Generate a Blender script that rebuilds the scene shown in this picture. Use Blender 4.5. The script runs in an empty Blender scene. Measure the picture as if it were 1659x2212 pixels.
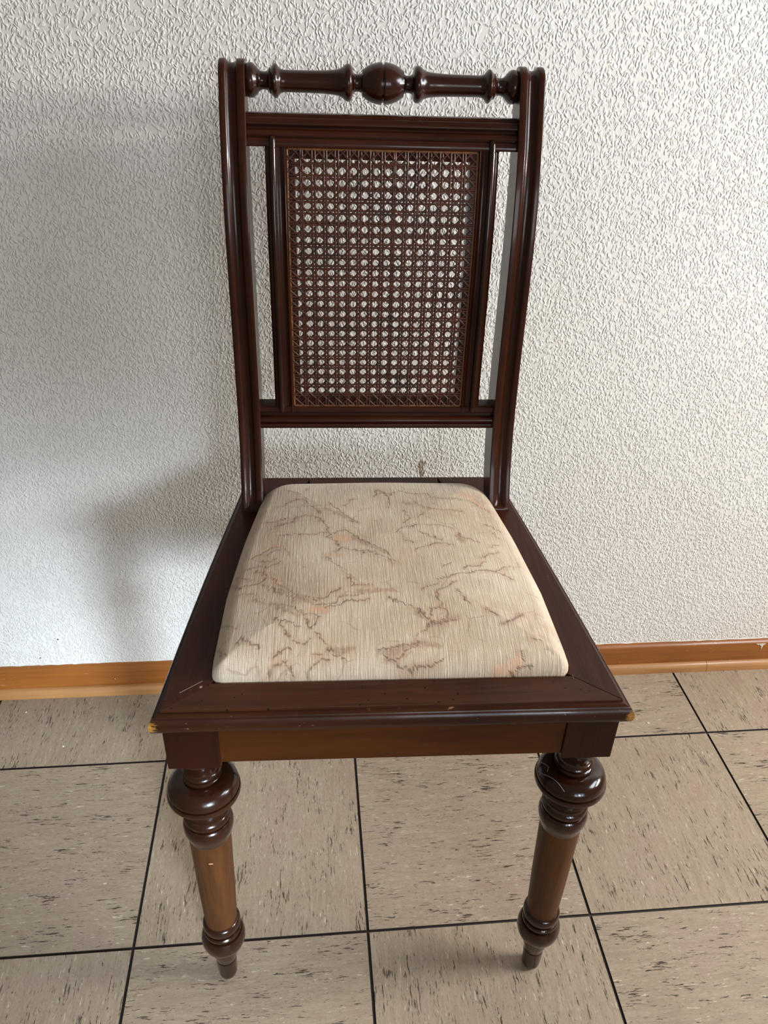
import bpy, bmesh, math, random
import numpy as np
from mathutils import Matrix, Vector

random.seed(7)
scene = bpy.context.scene
COL = scene.collection

# ---------------------------------------------------------------- camera
cam_data = bpy.data.cameras.new('camera')
cam = bpy.data.objects.new('camera', cam_data)
COL.objects.link(cam)
RIGHT = (0.9954593834715284, -0.09086855062351089, 0.028346470081244732)
UP = (0.024499260547457866, 0.5323506593963225, 0.846169345741695)
FWD = (0.09198044406890109, 0.8416327476684132, -0.5321596714906202)
cam.matrix_world = Matrix(((RIGHT[0], UP[0], -FWD[0], 0.23934537),
                           (RIGHT[1], UP[1], -FWD[1], -0.5791956),
                           (RIGHT[2], UP[2], -FWD[2], 1.01550418),
                           (0, 0, 0, 1)))
cam_data.sensor_fit = 'VERTICAL'
cam_data.sensor_height = 36.0
cam_data.sensor_width = 27.0
cam_data.lens = 36.0 * 1703.31 / 2212.0
cam_data.clip_start = 0.02
scene.camera = cam

# ---------------------------------------------------------------- light
scene.view_settings.view_transform = 'Standard'
scene.view_settings.look = 'None'
scene.view_settings.exposure = 0.0
scene.view_settings.gamma = 1.0
scene.view_settings.use_curve_mapping = False

world = bpy.data.worlds.new('room_light')
scene.world = world
world.use_nodes = True
bg = world.node_tree.nodes['Background']
bg.inputs['Color'].default_value = (1.0, 0.90, 0.79, 1)
bg.inputs['Strength'].default_value = 0.22


def area(name, loc, target, sx, sy, power, color):
    d = bpy.data.lights.new(name, 'AREA')
    d.shape = 'RECTANGLE'
    d.size, d.size_y = sx, sy
    d.energy = power
    d.color = color
    o = bpy.data.objects.new(name, d)
    COL.objects.link(o)
    o.location = loc
    o.rotation_euler = (Vector(target) - Vector(loc)).to_track_quat('-Z', 'Y').to_euler()
    return o


# window in the wall to the right of the chair: a bright low strip under the blind, softer sky above it
area('window_light_strip', (2.45, -0.24, 1.23), (0.0, -0.24, 1.10), 0.66, 0.10, 54.0, (1.0, 0.97, 0.92))
area('window_light_sky', (1.85, -0.36, 1.54), (0.0, -0.32, 1.40), 0.80, 0.46, 28.0, (0.84, 0.92, 1.0))
# second window far behind the camera, three panes
for k, w in enumerate((9.5, 9.5, 7.5)):
    area('window_light_back', (0.60 + 0.50 * k, -3.05 + 0.08 * k, 1.08), (0.3, 0.0, 0.5), 0.30, 0.80, w, (0.84, 0.92, 1.0))
# added narrow-beam cool lamp, aimed under the seat at the foot of the wall
low = area('added_low_light', (0.77, -1.75, 0.78), (-0.14, 0.46, 0.02), 0.30, 0.30, 1.65, (0.70, 0.85, 1.0))
low.data.spread = math.radians(24)


# ---------------------------------------------------------------- node helpers
class NT:
    def __init__(self, name):
        self.mat = bpy.data.materials.new(name)
        self.mat.use_nodes = True
        self.t = self.mat.node_tree
        self.b = self.t.nodes['Principled BSDF']

    def n(self, typ, **kw):
        nd = self.t.nodes.new(typ)
        for k, v in kw.items():
            setattr(nd, k, v)
        return nd

    def put(self, sock, val):
        if isinstance(val, bpy.types.NodeSocket):
            self.t.links.new(val, sock)
        elif val is not None:
            sock.default_value = val

    def math(self, op, a, b=None, c=None, clamp=False):
        nd = self.n('ShaderNodeMath', operation=op, use_clamp=clamp)
        self.put(nd.inputs[0], a)
        self.put(nd.inputs[1], b)
        self.put(nd.inputs[2], c)
        return nd.outputs[0]

    def vmath(self, op, a, b=None):
        nd = self.n('ShaderNodeVectorMath', operation=op)
        self.put(nd.inputs[0], a)
        self.put(nd.inputs[1], b)
        return nd.outputs['Value'] if op in ('LENGTH', 'DISTANCE', 'DOT_PRODUCT') else nd.outputs[0]

    def vscale(self, a, k):
        nd = self.n('ShaderNodeVectorMath', operation='SCALE')
        self.put(nd.inputs[0], a)
        nd.inputs['Scale'].default_value = k
        return nd.outputs[0]

    def ss(self, x, lo, hi, to0=0.0, to1=1.0):
        nd = self.n('ShaderNodeMapRange', interpolation_type='SMOOTHSTEP')
        self.put(nd.inputs['Value'], x)
        nd.inputs['From Min'].default_value = lo
        nd.inputs['From Max'].default_value = hi
        nd.inputs['To Min'].default_value = to0
        nd.inputs['To Max'].default_value = to1
        return nd.outputs[0]

    def map(self, vec, loc=(0, 0, 0), rot=(0, 0, 0), scale=(1, 1, 1)):
        nd = self.n('ShaderNodeMapping')
        self.put(nd.inputs['Vector'], vec)
        nd.inputs['Location'].default_value = loc
        nd.inputs['Rotation'].default_value = rot
        nd.inputs['Scale'].default_value = scale
        return nd.outputs[0]

    def noise(self, vec, scale=1.0, detail=3.0, rough=0.5, dist=0.0, dims='3D'):
        nd = self.n('ShaderNodeTexNoise', noise_dimensions=dims)
        self.put(nd.inputs['Vector'], vec)
        nd.inputs['Scale'].default_value = scale
        nd.inputs['Detail'].default_value = detail
        nd.inputs['Roughness'].default_value = rough
        nd.inputs['Distortion'].default_value = dist
        return nd.outputs

    def voro(self, vec, scale=1.0, rnd=1.0, feature='F1', dims='2D'):
        nd = self.n('ShaderNodeTexVoronoi', voronoi_dimensions=dims, feature=feature)
        self.put(nd.inputs['Vector'], vec)
        nd.inputs['Scale'].default_value = scale
        nd.inputs['Randomness'].default_value = rnd
        return nd.outputs

    def ramp(self, fac, stops):
        nd = self.n('ShaderNodeValToRGB')
        self.put(nd.inputs['Fac'], fac)
        el = nd.color_ramp.elements
        el[0].position, el[0].color = stops[0][0], (*stops[0][1], 1)
        el[1].position, el[1].color = stops[-1][0], (*stops[-1][1], 1)
        for p, c in stops[1:-1]:
            e = el.new(p)
            e.color = (*c, 1)
        return nd.outputs[0]

    def mix(self, fac, a, b, blend='MIX'):
        nd = self.n('ShaderNodeMix', data_type='RGBA', blend_type=blend)
        self.put(nd.inputs['Factor'], fac)
        self.put(nd.inputs['A'] if False else nd.inputs[6], a if isinstance(a, bpy.types.NodeSocket) else (*a, 1))
        self.put(nd.inputs[7], b if isinstance(b, bpy.types.NodeSocket) else (*b, 1))
        return nd.outputs[2]

    def bump(self, height, strength, distance, normal=None):
        nd = self.n('ShaderNodeBump')
        self.put(nd.inputs['Height'], height)
        nd.inputs['Strength'].default_value = strength
        nd.inputs['Distance'].default_value = distance
        self.put(nd.inputs['Normal'], normal)
        return nd.outputs[0]

    def coord(self):
        return self.n('ShaderNodeTexCoord').outputs['Object']

    def attr(self, name):
        return self.n('ShaderNodeAttribute', attribute_name=name).outputs


def S(r, g, b):
    f = lambda c: ((c / 255 + 0.055) / 1.055) ** 2.4 if c > 10 else c / 255 / 12.92
    return (f(r), f(g), f(b))


# ---------------------------------------------------------------- materials
def wood(name, dark, light, axis='z', rough=0.28, coat=0.35, grain=1.0, worn=None):
    m = NT(name)
    co = m.coord()
    sc = {'x': (6, 90, 90), 'y': (90, 6, 90), 'z': (90, 90, 6)}[axis]
    v = m.map(co, scale=sc)
    g = m.noise(v, 1.0, 6, 0.62, 0.6)[0]
    fine = m.noise(m.map(co, scale=tuple(s * 5 for s in sc)), 1.0, 2, 0.5)[0]
    big = m.noise(co, 9.0, 3, 0.5)[0]
    f = m.math('ADD', m.math('MULTIPLY', g, 0.75 * grain), m.math('MULTIPLY', big, 0.45))
    f = m.math('ADD', f, m.math('MULTIPLY', m.math('SUBTRACT', fine, 0.5), 0.35 * grain))
    colr = m.ramp(f, [(0.32, dark), (0.85, light)])
    if worn:
        colr = worn(m, co, colr)
    m.put(m.b.inputs['Base Color'], colr)
    rr = m.math('ADD', rough, m.math('MULTIPLY', m.math('SUBTRACT', big, 0.5), 0.25))
    m.put(m.b.inputs['Roughness'], rr)
    m.b.inputs['Coat Weight'].default_value = coat * 0.45
    m.b.inputs['Specular IOR Level'].default_value = 0.08 + 0.3 * coat
    m.b.inputs['Coat Roughness'].default_value = 0.07
    h = m.math('ADD', m.math('MULTIPLY', fine, 0.5), m.math('MULTIPLY', big, 3.0))
    m.put(m.b.inputs['Normal'], m.bump(h, 0.25, 0.0006))
    return m.mat


def worn_edge(m, co, colr):
    """raw wood showing at the two bumped front corners and chips along the moulding"""
    wob = m.noise(m.map(co, scale=(140, 300, 500)), 1.0, 4, 0.65)[0]
    fac = None
    for cx, rad in ((-0.2200, 0.0070), (0.2205, 0.0085)):
        d = m.vmath('DISTANCE', co, (cx, -0.029, 0.473))
        d = m.math('ADD', d, m.math('MULTIPLY', m.math('SUBTRACT', wob, 0.5), 0.022))
        k = m.ss(d, rad, rad * 0.45)
        fac = k if fac is None else m.math('MAXIMUM', fac, k)
    colr = m.mix(fac, colr, m.ramp(wob, [(0.35, S(120, 80, 30)), (0.65, S(196, 146, 74))]))
    sep = m.n('ShaderNodeSeparateXYZ')
    m.put(sep.inputs[0], co)
    chip = m.noise(m.map(co, scale=(60, 200, 200)), 1.0, 4, 0.65)[0]
    rim = m.ss(m.math('ABSOLUTE', m.math('SUBTRACT', sep.outputs[2], 0.4856)), 0.0012, 0.0004)
    rim2 = m.ss(m.math('ABSOLUTE', m.math('SUBTRACT', sep.outputs[2], 0.4640)), 0.0012, 0.0004)
    c2 = m.math('MULTIPLY', m.math('MAXIMUM', rim, rim2), m.ss(chip, 0.56, 0.62))
    bead = m.math('MULTIPLY', m.ss(m.noise(m.map(co, scale=(70, 120, 240)), 1.0, 4, 0.7)[0], 0.66, 0.70), 0.8)
    return m.mix(m.math('MAXIMUM', c2, bead), colr, S(150, 108, 84))


ZTOP = 0.486488


def shaft_chip(m, co, colr):
    """small pale chip on the front of the left leg"""
    d = m.vmath('DISTANCE', m.map(co, scale=(1, 1, 2.0)), (-0.18601, -0.01976, 0.25835 * 2))
    d = m.math('ADD', d, m.math('MULTIPLY', m.math('SUBTRACT', m.noise(co, 700.0, 2)[0], 0.5), 0.002))
    return m.mix(m.ss(d, 0.0026, 0.0020), colr, S(176, 130, 92))


def worn_top_and_glint(m, co, colr):
    """woodworm holes, small scratches and a painted glint on the flat seat frame"""
    v = m.voro(m.map(co, scale=(1, 1, 0)), 55.0)
    hole = m.math('MULTIPLY', m.ss(v['Distance'], 0.060, 0.040), m.ss(m.noise(co, 7.0, 1)[0], 0.52, 0.56))
    colr = m.mix(hole, colr, (0.004, 0.002, 0.001))
    a, b = Vector((-0.1968, 0.0002, ZTOP)), Vector((-0.1779, 0.0150, ZTOP))
    u = (b - a).normalized()
    rel = m.vmath('SUBTRACT', co, tuple(a))
    along = m.vmath('DOT_PRODUCT', rel, tuple(u))
    off = m.math('ABSOLUTE', m.vmath('DOT_PRODUCT', rel, (-u.y, u.x, 0.0)))
    line = m.math('MULTIPLY', m.ss(off, 0.00045, 0.00015), m.math('MULTIPLY', m.math('GREATER_THAN', along, 0.0), m.math('LESS_THAN', along, (b - a).length)))
    glint = m.ss(m.vmath('DISTANCE', co, (-0.1785, 0.0072, ZTOP)), 0.0016, 0.0009)  # small pale dot, a glint painted in beside the mitre scratch
    colr = m.mix(m.math('MULTIPLY', m.math('MAXIMUM', line, glint), 0.75), colr, S(170, 150, 138))
    sc = m.ss(m.noise(m.map(co, rot=(0, 0, 0.5), scale=(260, 30, 30)), 1.0, 2, 0.6)[0], 0.735, 0.76)
    return m.mix(m.math('MULTIPLY', sc, 0.35), colr, S(150, 120, 100))


M_POST = wood('mahogany_upright', S(28, 9, 3), S(60, 26, 11), 'z')
M_RAIL = wood('mahogany_rail', S(28, 9, 3), S(60, 26, 11), 'x')
M_TURN = wood('mahogany_turned', S(27, 11, 4), S(54, 25, 11), 'z', rough=0.2, coat=0.6, grain=0.7)
M_TURNX = wood('mahogany_turned_rail', S(28, 9, 3), S(58, 25, 11), 'x', rough=0.22, coat=0.6, grain=0.7)
M_SHAFT = wood('worn_leg_shaft', S(46, 25, 10), S(82, 49, 24), 'z', rough=0.42, coat=0.1, grain=1.2, worn=shaft_chip)
M_BLOCK = wood('mahogany_block', S(27, 9, 3), S(47, 19, 8), 'z', rough=0.38, coat=0.15)
M_APRON = wood('apron_wood', S(44, 18, 3), S(76, 38, 9), 'x', rough=0.38, coat=0.15)
M_TOPX = wood('seat_frame_front', S(36, 16, 7), S(74, 42, 24), 'x', rough=0.36, coat=0.2, worn=worn_top_and_glint)
M_TOPY = wood('seat_frame_side', S(34, 13, 7), S(64, 32, 20), 'y', rough=0.36, coat=0.2, worn=worn_top_and_glint)
M_EDGE = wood('edge_moulding_wood', S(32, 14, 7), S(62, 32, 17), 'x', rough=0.3, coat=0.22, worn=worn_edge)


def cane_material(name, a, b):
    m = NT(name)
    co = m.coord()
    n = m.noise(co, 160.0, 3, 0.6)[0]
    big = m.noise(co, 22.0, 2, 0.5)[0]
    f = m.math('ADD', m.math('MULTIPLY', n, 0.6), m.math('MULTIPLY', big, 0.5))
    m.put(m.b.inputs['Base Color'], m.ramp(f, [(0.3, a), (0.8, b)]))
    m.b.inputs['Roughness'].default_value = 0.45
    m.b.inputs['Coat Weight'].default_value = 0.06
    m.b.inputs['Specular IOR Level'].default_value = 0.3
    return m.mat


M_CANE = cane_material('cane_strands', S(32, 14, 7), S(80, 39, 19))
M_BEAD = cane_material('cane_binding', S(66, 36, 16), S(122, 78, 40))
M_LEDGE = wood('cane_frame_wood', S(34, 15, 8), S(59, 30, 17), 'z', rough=0.5, coat=0.0)


def fabric():
    m = NT('woven_upholstery')
    co = m.coord()
    sep = m.n('ShaderNodeSeparateXYZ')
    m.put(sep.inputs[0], co)
    rib = m.noise(m.map(co, scale=(900, 26, 26)), 1.0, 2, 0.55)[0]
    weft = m.noise(m.map(co, scale=(240, 1500, 240)), 1.0, 1, 0.5)[0]
    slub = m.noise(m.map(co, scale=(420, 60, 60)), 1.0, 3, 0.7)[0]
    cloud = m.noise(co, 13.0, 4, 0.55)[0]
    base = m.ramp(cloud, [(0.32, S(174, 151, 126)), (0.5, S(188, 167, 142)), (0.7, S(197, 179, 157))])
    base = m.mix(m.ss(m.noise(m.map(co, loc=(3, 1, 0)), 9.0, 3)[0], 0.54, 0.70, 0, 0.35), base, S(174, 146, 119))
    base = m.mix(m.math('MULTIPLY', m.ss(slub, 0.52, 0.66), 0.6), base, S(208, 194, 173))  # pale slub threads, brightened to paint satin highlights into the cloth
    base = m.mix(m.math('MULTIPLY', m.ss(rib, 0.50, 0.34), 0.20), base, S(142, 116, 93))
    at = m.attr('print')
    s2 = m.n('ShaderNodeSeparateColor')
    m.put(s2.inputs[0], at['Color'])
    brk = m.noise(m.map(co, scale=(650, 420, 420)), 1.0, 3, 0.7)[0]
    halo = m.math('MULTIPLY', m.ss(at['Alpha'], 0.15, 0.95), m.ss(m.noise(co, 55.0, 4, 0.6)[0], 0.36, 0.60))
    base = m.mix(m.math('MULTIPLY', halo, 0.60), base, S(168, 136, 108))
    base = m.mix(m.math('MULTIPLY', s2.outputs[1], 0.75), base, S(206, 160, 126))
    base = m.mix(m.math('MULTIPLY', m.math('MULTIPLY', s2.outputs[2], m.ss(brk, 0.25, 0.62)), 0.85), base, S(140, 112, 92))
    base = m.mix(m.math('MULTIPLY', m.math('MULTIPLY', s2.outputs[0], m.ss(brk, 0.27, 0.45)), 0.92), base, S(100, 72, 54))
    # faint self coloured figure outlines between the drawn ones
    wv = m.vmath('ADD', m.map(co, scale=(1, 1, 0)), m.vscale(m.noise(co, 28.0, 3)[1], 0.022))
    vd = m.voro(m.map(wv, scale=(26, 34, 1)), 1.0, 1.0, 'DISTANCE_TO_EDGE')['Distance']
    line = m.math('MULTIPLY', m.ss(vd, 0.035, 0.012), m.ss(m.noise(co, 40.0, 2)[0], 0.50, 0.62))
    base = m.mix(m.math('MULTIPLY', line, 0.42), base, S(140, 112, 90))
    m.put(m.b.inputs['Base Color'], base)
    m.b.inputs['Roughness'].default_value = 0.62
    m.b.inputs['Sheen Weight'].default_value = 0.25
    m.b.inputs['Sheen Roughness'].default_value = 0.4
    h = m.math('ADD', m.math('MULTIPLY', rib, 1.0), m.math('MULTIPLY', weft, 0.25))
    h = m.math('ADD', h, m.math('MULTIPLY', slub, 0.9))
    h = m.math('SUBTRACT', h, m.math('MULTIPLY', s2.outputs[0], 0.8))
    m.put(m.b.inputs['Normal'], m.bump(h, 0.7, 0.0008))
    return m.mat


M_FABRIC = fabric()


def wallpaper():
    """white painted woodchip paper: randomly turned raised chips"""
    m = NT('woodchip_wallpaper')
    co = m.coord()
    sep = m.n('ShaderNodeSeparateXYZ')
    m.put(sep.inputs[0], co)
    comb = m.n('ShaderNodeCombineXYZ')
    m.put(comb.inputs[0], sep.outputs[0])
    m.put(comb.inputs[1], sep.outputs[2])
    p = comb.outputs[0]
    w1 = m.vmath('SUBTRACT', m.noise(p, 130.0, 2, 0.5)[1], (0.5, 0.5, 0.5))
    p = m.vmath('ADD', p, m.vscale(w1, 0.0055))
    height = None
    layers = [(1.45, 0.0088, 0.0037, 0.46), (1.10, 0.0095, 0.0038, 0.54), (1.85, 0.0085, 0.0036, 0.54),
              (0.65, 0.0088, 0.0038, 0.64), (2.40, 0.0092, 0.0037, 0.64)]
    for k, (a, ln, wd, keep) in enumerate(layers):
        q = m.map(p, rot=(0, 0, -a))
        q = m.map(q, loc=(k * 7.3, k * 3.1, 0), scale=(1 / ln, 1 / wd, 1))
        v = m.voro(q, 1.0, 1.0)
        sc = m.n('ShaderNodeSeparateColor')
        m.put(sc.inputs[0], v['Color'])
        on = m.math('GREATER_THAN', sc.outputs[0], keep)
        amp = m.math('ADD', 0.40, m.math('MULTIPLY', sc.outputs[1], 0.60))
        b = m.math('MULTIPLY', m.math('MULTIPLY', m.ss(v['Distance'], 0.52, 0.02), on), amp)
        height = b if height is None else m.math('SMOOTH_MAX', height, b, 0.15)
    fine = m.noise(p, 420.0, 3, 0.55)[0]
    height = m.math('ADD', height, m.math('MULTIPLY', fine, 0.10))
    # brown drip stain behind the chair
    q = m.vmath('SUBTRACT', co, WALL_STAIN)
    q = m.map(q, rot=(0, 0.25, 0), scale=(1 / 0.0055, 0, 1 / 0.021))
    dd = m.math('ADD', m.vmath('LENGTH', q), m.math('MULTIPLY', m.math('SUBTRACT', m.noise(p, 110.0, 3)[0], 0.5), 2.4))
    stain = m.ss(dd, 1.0, 0.45)
    dirt = m.noise(p, 2.2, 4, 0.55)[0]
    base = m.ramp(dirt, [(0.3, S(218, 212, 204)), (0.75, S(230, 227, 221))])
    sp = m.voro(p, 9.0)
    base = m.mix(m.math('MULTIPLY', m.ss(sp['Distance'], 0.016, 0.008), m.ss(m.noise(p, 4.0, 2)[0], 0.60, 0.64)), base, S(70, 62, 54))
    base = m.mix(m.math('MULTIPLY', stain, 0.75), base, S(128, 100, 66))
    m.put(m.b.inputs['Base Color'], base)
    m.b.inputs['Roughness'].default_value = 0.75
    m.b.inputs['Specular IOR Level'].default_value = 0.25
    m.put(m.b.inputs['Normal'], m.bump(height, 1.0, WALL_RELIEF))
    return m.mat


def vinyl(name, turn):
    """mottled vinyl tile; the streaks of neighbouring tiles are laid at right angles"""
    m = NT(name)
    co = m.coord()
    rnd = m.n('ShaderNodeObjectInfo').outputs['Random']
    cmb = m.n('ShaderNodeCombineXYZ')
    m.put(cmb.inputs[0], m.math('MULTIPLY', rnd, 37.0))
    m.put(cmb.inputs[1], m.math('MULTIPLY', rnd, 91.0))
    p = m.vmath('ADD', m.map(co, rot=(0, 0, turn), scale=(1, 1, 0)), cmb.outputs[0])
    wob = m.vmath('SUBTRACT', m.noise(p, 26.0, 3, 0.55)[1], (0.5, 0.5, 0.5))
    p = m.vmath('ADD', p, m.vscale(wob, 0.007))
    st = m.noise(m.map(p, scale=(16, 130, 1)), 1.0, 7, 0.72)[0]
    st2 = m.noise(m.map(p, loc=(5, 9, 0), scale=(40, 300, 1)), 1.0, 5, 0.7)[0]
    cloud = m.noise(p, 9.0, 4, 0.55)[0]
    f = m.math('ADD', m.math('MULTIPLY', st, 0.7), m.math('MULTIPLY', cloud, 0.3))
    base = m.ramp(f, [(0.33, S(136, 116, 99)), (0.5, S(150, 133, 112)), (0.68, S(164, 147, 128))])
    base = m.mix(m.ss(cloud, 0.52, 0.66, 0, 0.5), base, S(148, 124, 109))
    base = m.mix(m.ss(st2, 0.54, 0.70, 0, 0.5), base, S(172, 155, 138))
    mott = m.noise(m.map(p, scale=(150, 420, 1)), 1.0, 3, 0.7)[0]
    base = m.mix(m.ss(mott, 0.52, 0.70, 0, 0.40), base, S(113, 95, 80))
    base = m.mix(m.ss(mott, 0.46, 0.30, 0, 0.35), base, S(174, 160, 143))
    # pale flecks
    wf = m.noise(m.map(p, loc=(11, 3, 0), scale=(52, 330, 1)), 1.0, 4, 0.65)[0]
    base = m.mix(m.math('MULTIPLY', m.ss(wf, 0.628, 0.675), 0.8), base, S(196, 185, 166))
    # dark flecks, long and short, in clusters
    df = m.noise(m.map(p, loc=(2, 17, 0), scale=(44, 430, 1)), 1.0, 5, 0.70)[0]
    clus = m.noise(m.map(p, loc=(7, 7, 0), scale=(16, 34, 1)), 1.0, 3, 0.6)[0]
    df = m.math('ADD', df, m.math('MULTIPLY', m.math('SUBTRACT', clus, 0.5), 0.52))
    base = m.mix(m.math('MULTIPLY', m.ss(df, 0.618, 0.638), 0.93), base, S(40, 30, 23))
    df3 = m.noise(m.map(p, loc=(31, 8, 0), scale=(30, 230, 1)), 1.0, 5, 0.72)[0]
    df3 = m.math('ADD', df3, m.math('MULTIPLY', m.math('SUBTRACT', m.noise(m.map(p, loc=(3, 1, 0), scale=(10, 22, 1)), 1.0, 3, 0.6)[0], 0.5), 0.5))
    base = m.mix(m.math('MULTIPLY', m.ss(df3, 0.650, 0.668), 0.9), base, S(42, 32, 25))
    wf2 = m.noise(m.map(p, loc=(41, 6, 0), scale=(32, 170, 1)), 1.0, 5, 0.7)[0]
    base = m.mix(m.math('MULTIPLY', m.ss(wf2, 0.645, 0.68), 0.8), base, S(200, 190, 170))
    df2 = m.noise(m.map(p, loc=(21, 5, 0), scale=(110, 520, 1)), 1.0, 3, 0.6)[0]
    base = m.mix(m.math('MULTIPLY', m.ss(df2, 0.655, 0.68), 0.85), base, S(56, 44, 35))
    m.put(m.b.inputs['Base Color'], base)
    m.put(m.b.inputs['Roughness'], m.math('ADD', 0.44, m.math('MULTIPLY', cloud, 0.2)))
    m.b.inputs['Specular IOR Level'].default_value = 0.35
    m.put(m.b.inputs['Normal'], m.bump(m.noise(p, 60.0, 3)[0], 0.15, 0.0006))
    return m.mat


def plain(name, colr, rough=0.6, metal=0.0):
    m = NT(name)
    n = m.noise(m.coord(), 80.0, 3, 0.6)[0]
    m.put(m.b.inputs['Base Color'], m.ramp(n, [(0.3, tuple(c * 0.8 for c in colr)), (0.7, colr)]))
    m.b.inputs['Roughness'].default_value = rough
    m.b.inputs['Metallic'].default_value = metal
    return m.mat


def pine(name, a, b, rough):
    m = NT(name)
    co = m.coord()
    g = m.noise(m.map(co, scale=(5, 120, 120)), 1.0, 5, 0.6, 0.4)[0]
    big = m.noise(co, 5.0, 3)[0]
    f = m.math('ADD', m.math('MULTIPLY', g, 0.6), m.math('MULTIPLY', big, 0.45))
    base = m.ramp(f, [(0.35, a), (0.75, b)])
    scuff = m.ss(m.noise(m.map(co, scale=(40, 160, 160)), 1.0, 4, 0.7)[0], 0.66, 0.72, 0, 0.5)
    base = m.mix(scuff, base, S(206, 180, 150))
    m.put(m.b.inputs['Base Color'], base)
    m.b.inputs['Roughness'].default_value = rough
    m.b.inputs['Coat Weight'].default_value = 0.2
    return m.mat


# ---------------------------------------------------------------- mesh helpers
class MB:
    """collects vertices (cm, chair or world frame) and faces for one mesh"""
    def __init__(self, scale=0.01):
        self.v, self.f, self.mi, self.s = [], [], [], scale

    def add(self, verts, faces, mi=0):
        o = len(self.v)
        self.v += [tuple(p) for p in verts]
        self.f += [tuple(i + o for i in f) for f in faces]
        self.mi += [mi] * len(faces)

    def rows(self, rows, closed=True, caps=True, mi=0, loop=False):
        """skin a list of equally long vertex rows; closed: each row is a ring"""
        n = len(rows[0])
        verts = [p for r in rows for p in r]
        faces = []
        nr = len(rows)
        for i in range(nr if loop else nr - 1):
            a, b = i * n, ((i + 1) % nr) * n
            for j in range(n if closed else n - 1):
                k = (j + 1) % n
                faces.append((a + j, a + k, b + k, b + j))
        if caps and closed and not loop:
            faces.append(tuple(reversed(range(n))))
            faces.append(tuple((nr - 1) * n + j for j in range(n)))
        self.add(verts, faces, mi)

    def prism(self, poly, axis, a, b, mi=0):
        """poly in the two other axes, extruded along axis from a to b"""
        def P(q, t):
            return {'x': (t, q[0], q[1]), 'y': (q[0], t, q[1]), 'z': (q[0], q[1], t)}[axis]
        self.rows([[P(q, a) for q in poly], [P(q, b) for q in poly]], mi=mi)

    def box(self, x0, x1, y0, y1, z0, z1, mi=0):
        self.prism([(x0, y0), (x1, y0), (x1, y1), (x0, y1)], 'z', z0, z1, mi)

    def lathe(self, prof, frame, seg=48, mi=0, split=None):
        """prof = [(t, r)]; frame(t, r, c, s) -> point"""
        rows = [[frame(t, r, math.cos(2 * math.pi * k / seg), math.sin(2 * math.pi * k / seg)) for k in range(seg)] for t, r in prof]
        self.rows(rows)
        if split:
            base = len(self.mi) - (len(prof) - 1) * seg - 2
            for i in range(len(prof) - 1):
                if split(prof[i][0], prof[i + 1][0]):
                    for k in range(seg):
                        self.mi[base + i * seg + k] = 1

    def build(self, name, mats, parent=None, smooth=None, bevel=0.0, label=None):
        me = bpy.data.meshes.new(name)
        me.from_pydata([(x * self.s, y * self.s, z * self.s) for x, y, z in self.v], [], self.f)
        mats = mats if isinstance(mats, (list, tuple)) else [mats]
        for mt in mats:
            me.materials.append(mt)
        if any(self.mi):
            me.polygons.foreach_set('material_index', self.mi)
        bm = bmesh.new()
        bm.from_mesh(me)
        bmesh.ops.recalc_face_normals(bm, faces=bm.faces)
        if bevel:
            es = [e for e in bm.edges if len(e.link_faces) == 2 and e.calc_face_angle(0) > 0.6]
            bmesh.ops.bevel(bm, geom=es, offset=bevel * self.s, segments=2, affect='EDGES', profile=0.5)
        bm.to_mesh(me)
        bm.free()
        if smooth:
            me.polygons.foreach_set('use_smooth', [True] * len(me.polygons))
            me.set_sharp_from_angle(angle=math.radians(smooth))
        o = bpy.data.objects.new(name, me)
        COL.objects.link(o)
        if parent:
            o.parent = parent
        if label:
            o['label'] = label
        return o


def dense(prof, step=0.12):
    """smooth a profile polyline: keep sharp ends, add Catmull-Rom points on curved runs"""
    out = []
    n = len(prof)
    for i in range(n - 1):
        p0, p1, p2, p3 = prof[max(i - 1, 0)], prof[i], prof[i + 1], prof[min(i + 2, n - 1)]
        L = math.hypot(p2[0] - p1[0], p2[1] - p1[1])
        k = max(1, min(6, int(L / step)))
        for q in range(k):
            t = q / k
            c = []
            for d in (0, 1):
                m1, m2 = (p2[d] - p0[d]) * 0.35, (p3[d] - p1[d]) * 0.35
                c.append((2 * t ** 3 - 3 * t * t + 1) * p1[d] + (t ** 3 - 2 * t * t + t) * m1 +
                         (-2 * t ** 3 + 3 * t * t) * p2[d] + (t ** 3 - t * t) * m2)
            out.append((c[0], max(c[1], 0.0)))
    out.append(prof[-1])
    return out


# ---------------------------------------------------------------- setting: floor, wall, skirting
TILE = 0.30
WALL_ANG = -0.005258
WX, WY = -1.0072 * TILE, 1.5012 * TILE


def wp(s, d, z):
    """point s metres along the foot of the skirting, d metres towards the wall, z up"""
    c, n = math.cos(WALL_ANG), math.sin(WALL_ANG)
    return (WX + s * c - d * n, WY + s * n + d * c, z)


WALL_D = 0.019
WALL_STAIN = wp(0.71, WALL_D, 0.432)
WALL_RELIEF = 0.0014

M_WALL = wallpaper()
M_TILE = (vinyl('vinyl_tile_crosswise', 0.0), vinyl('vinyl_tile_lengthwise', math.pi / 2))
M_JOINT = plain('dark_floor_joint', S(40, 29, 24), 0.7)
M_SKIRT = pine('varnished_skirting', S(116, 64, 18), S(160, 96, 36), 0.38)
M_SHOE = pine('varnished_shoe_moulding', S(142, 96, 52), S(186, 134, 80), 0.5)
M_STEEL = plain('nail_steel', S(120, 112, 104), 0.35, 1.0)
M_CRUMB = plain('white_plaster', S(222, 216, 205), 0.8)


def structure(o):
    o['kind'] = 'structure'
    return o


mb = MB(1.0)
mb.box(-2.1, 2.4, -1.6, 0.60, -0.06, -0.0022)
floor = structure(mb.build('floor', M_JOINT))


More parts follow.
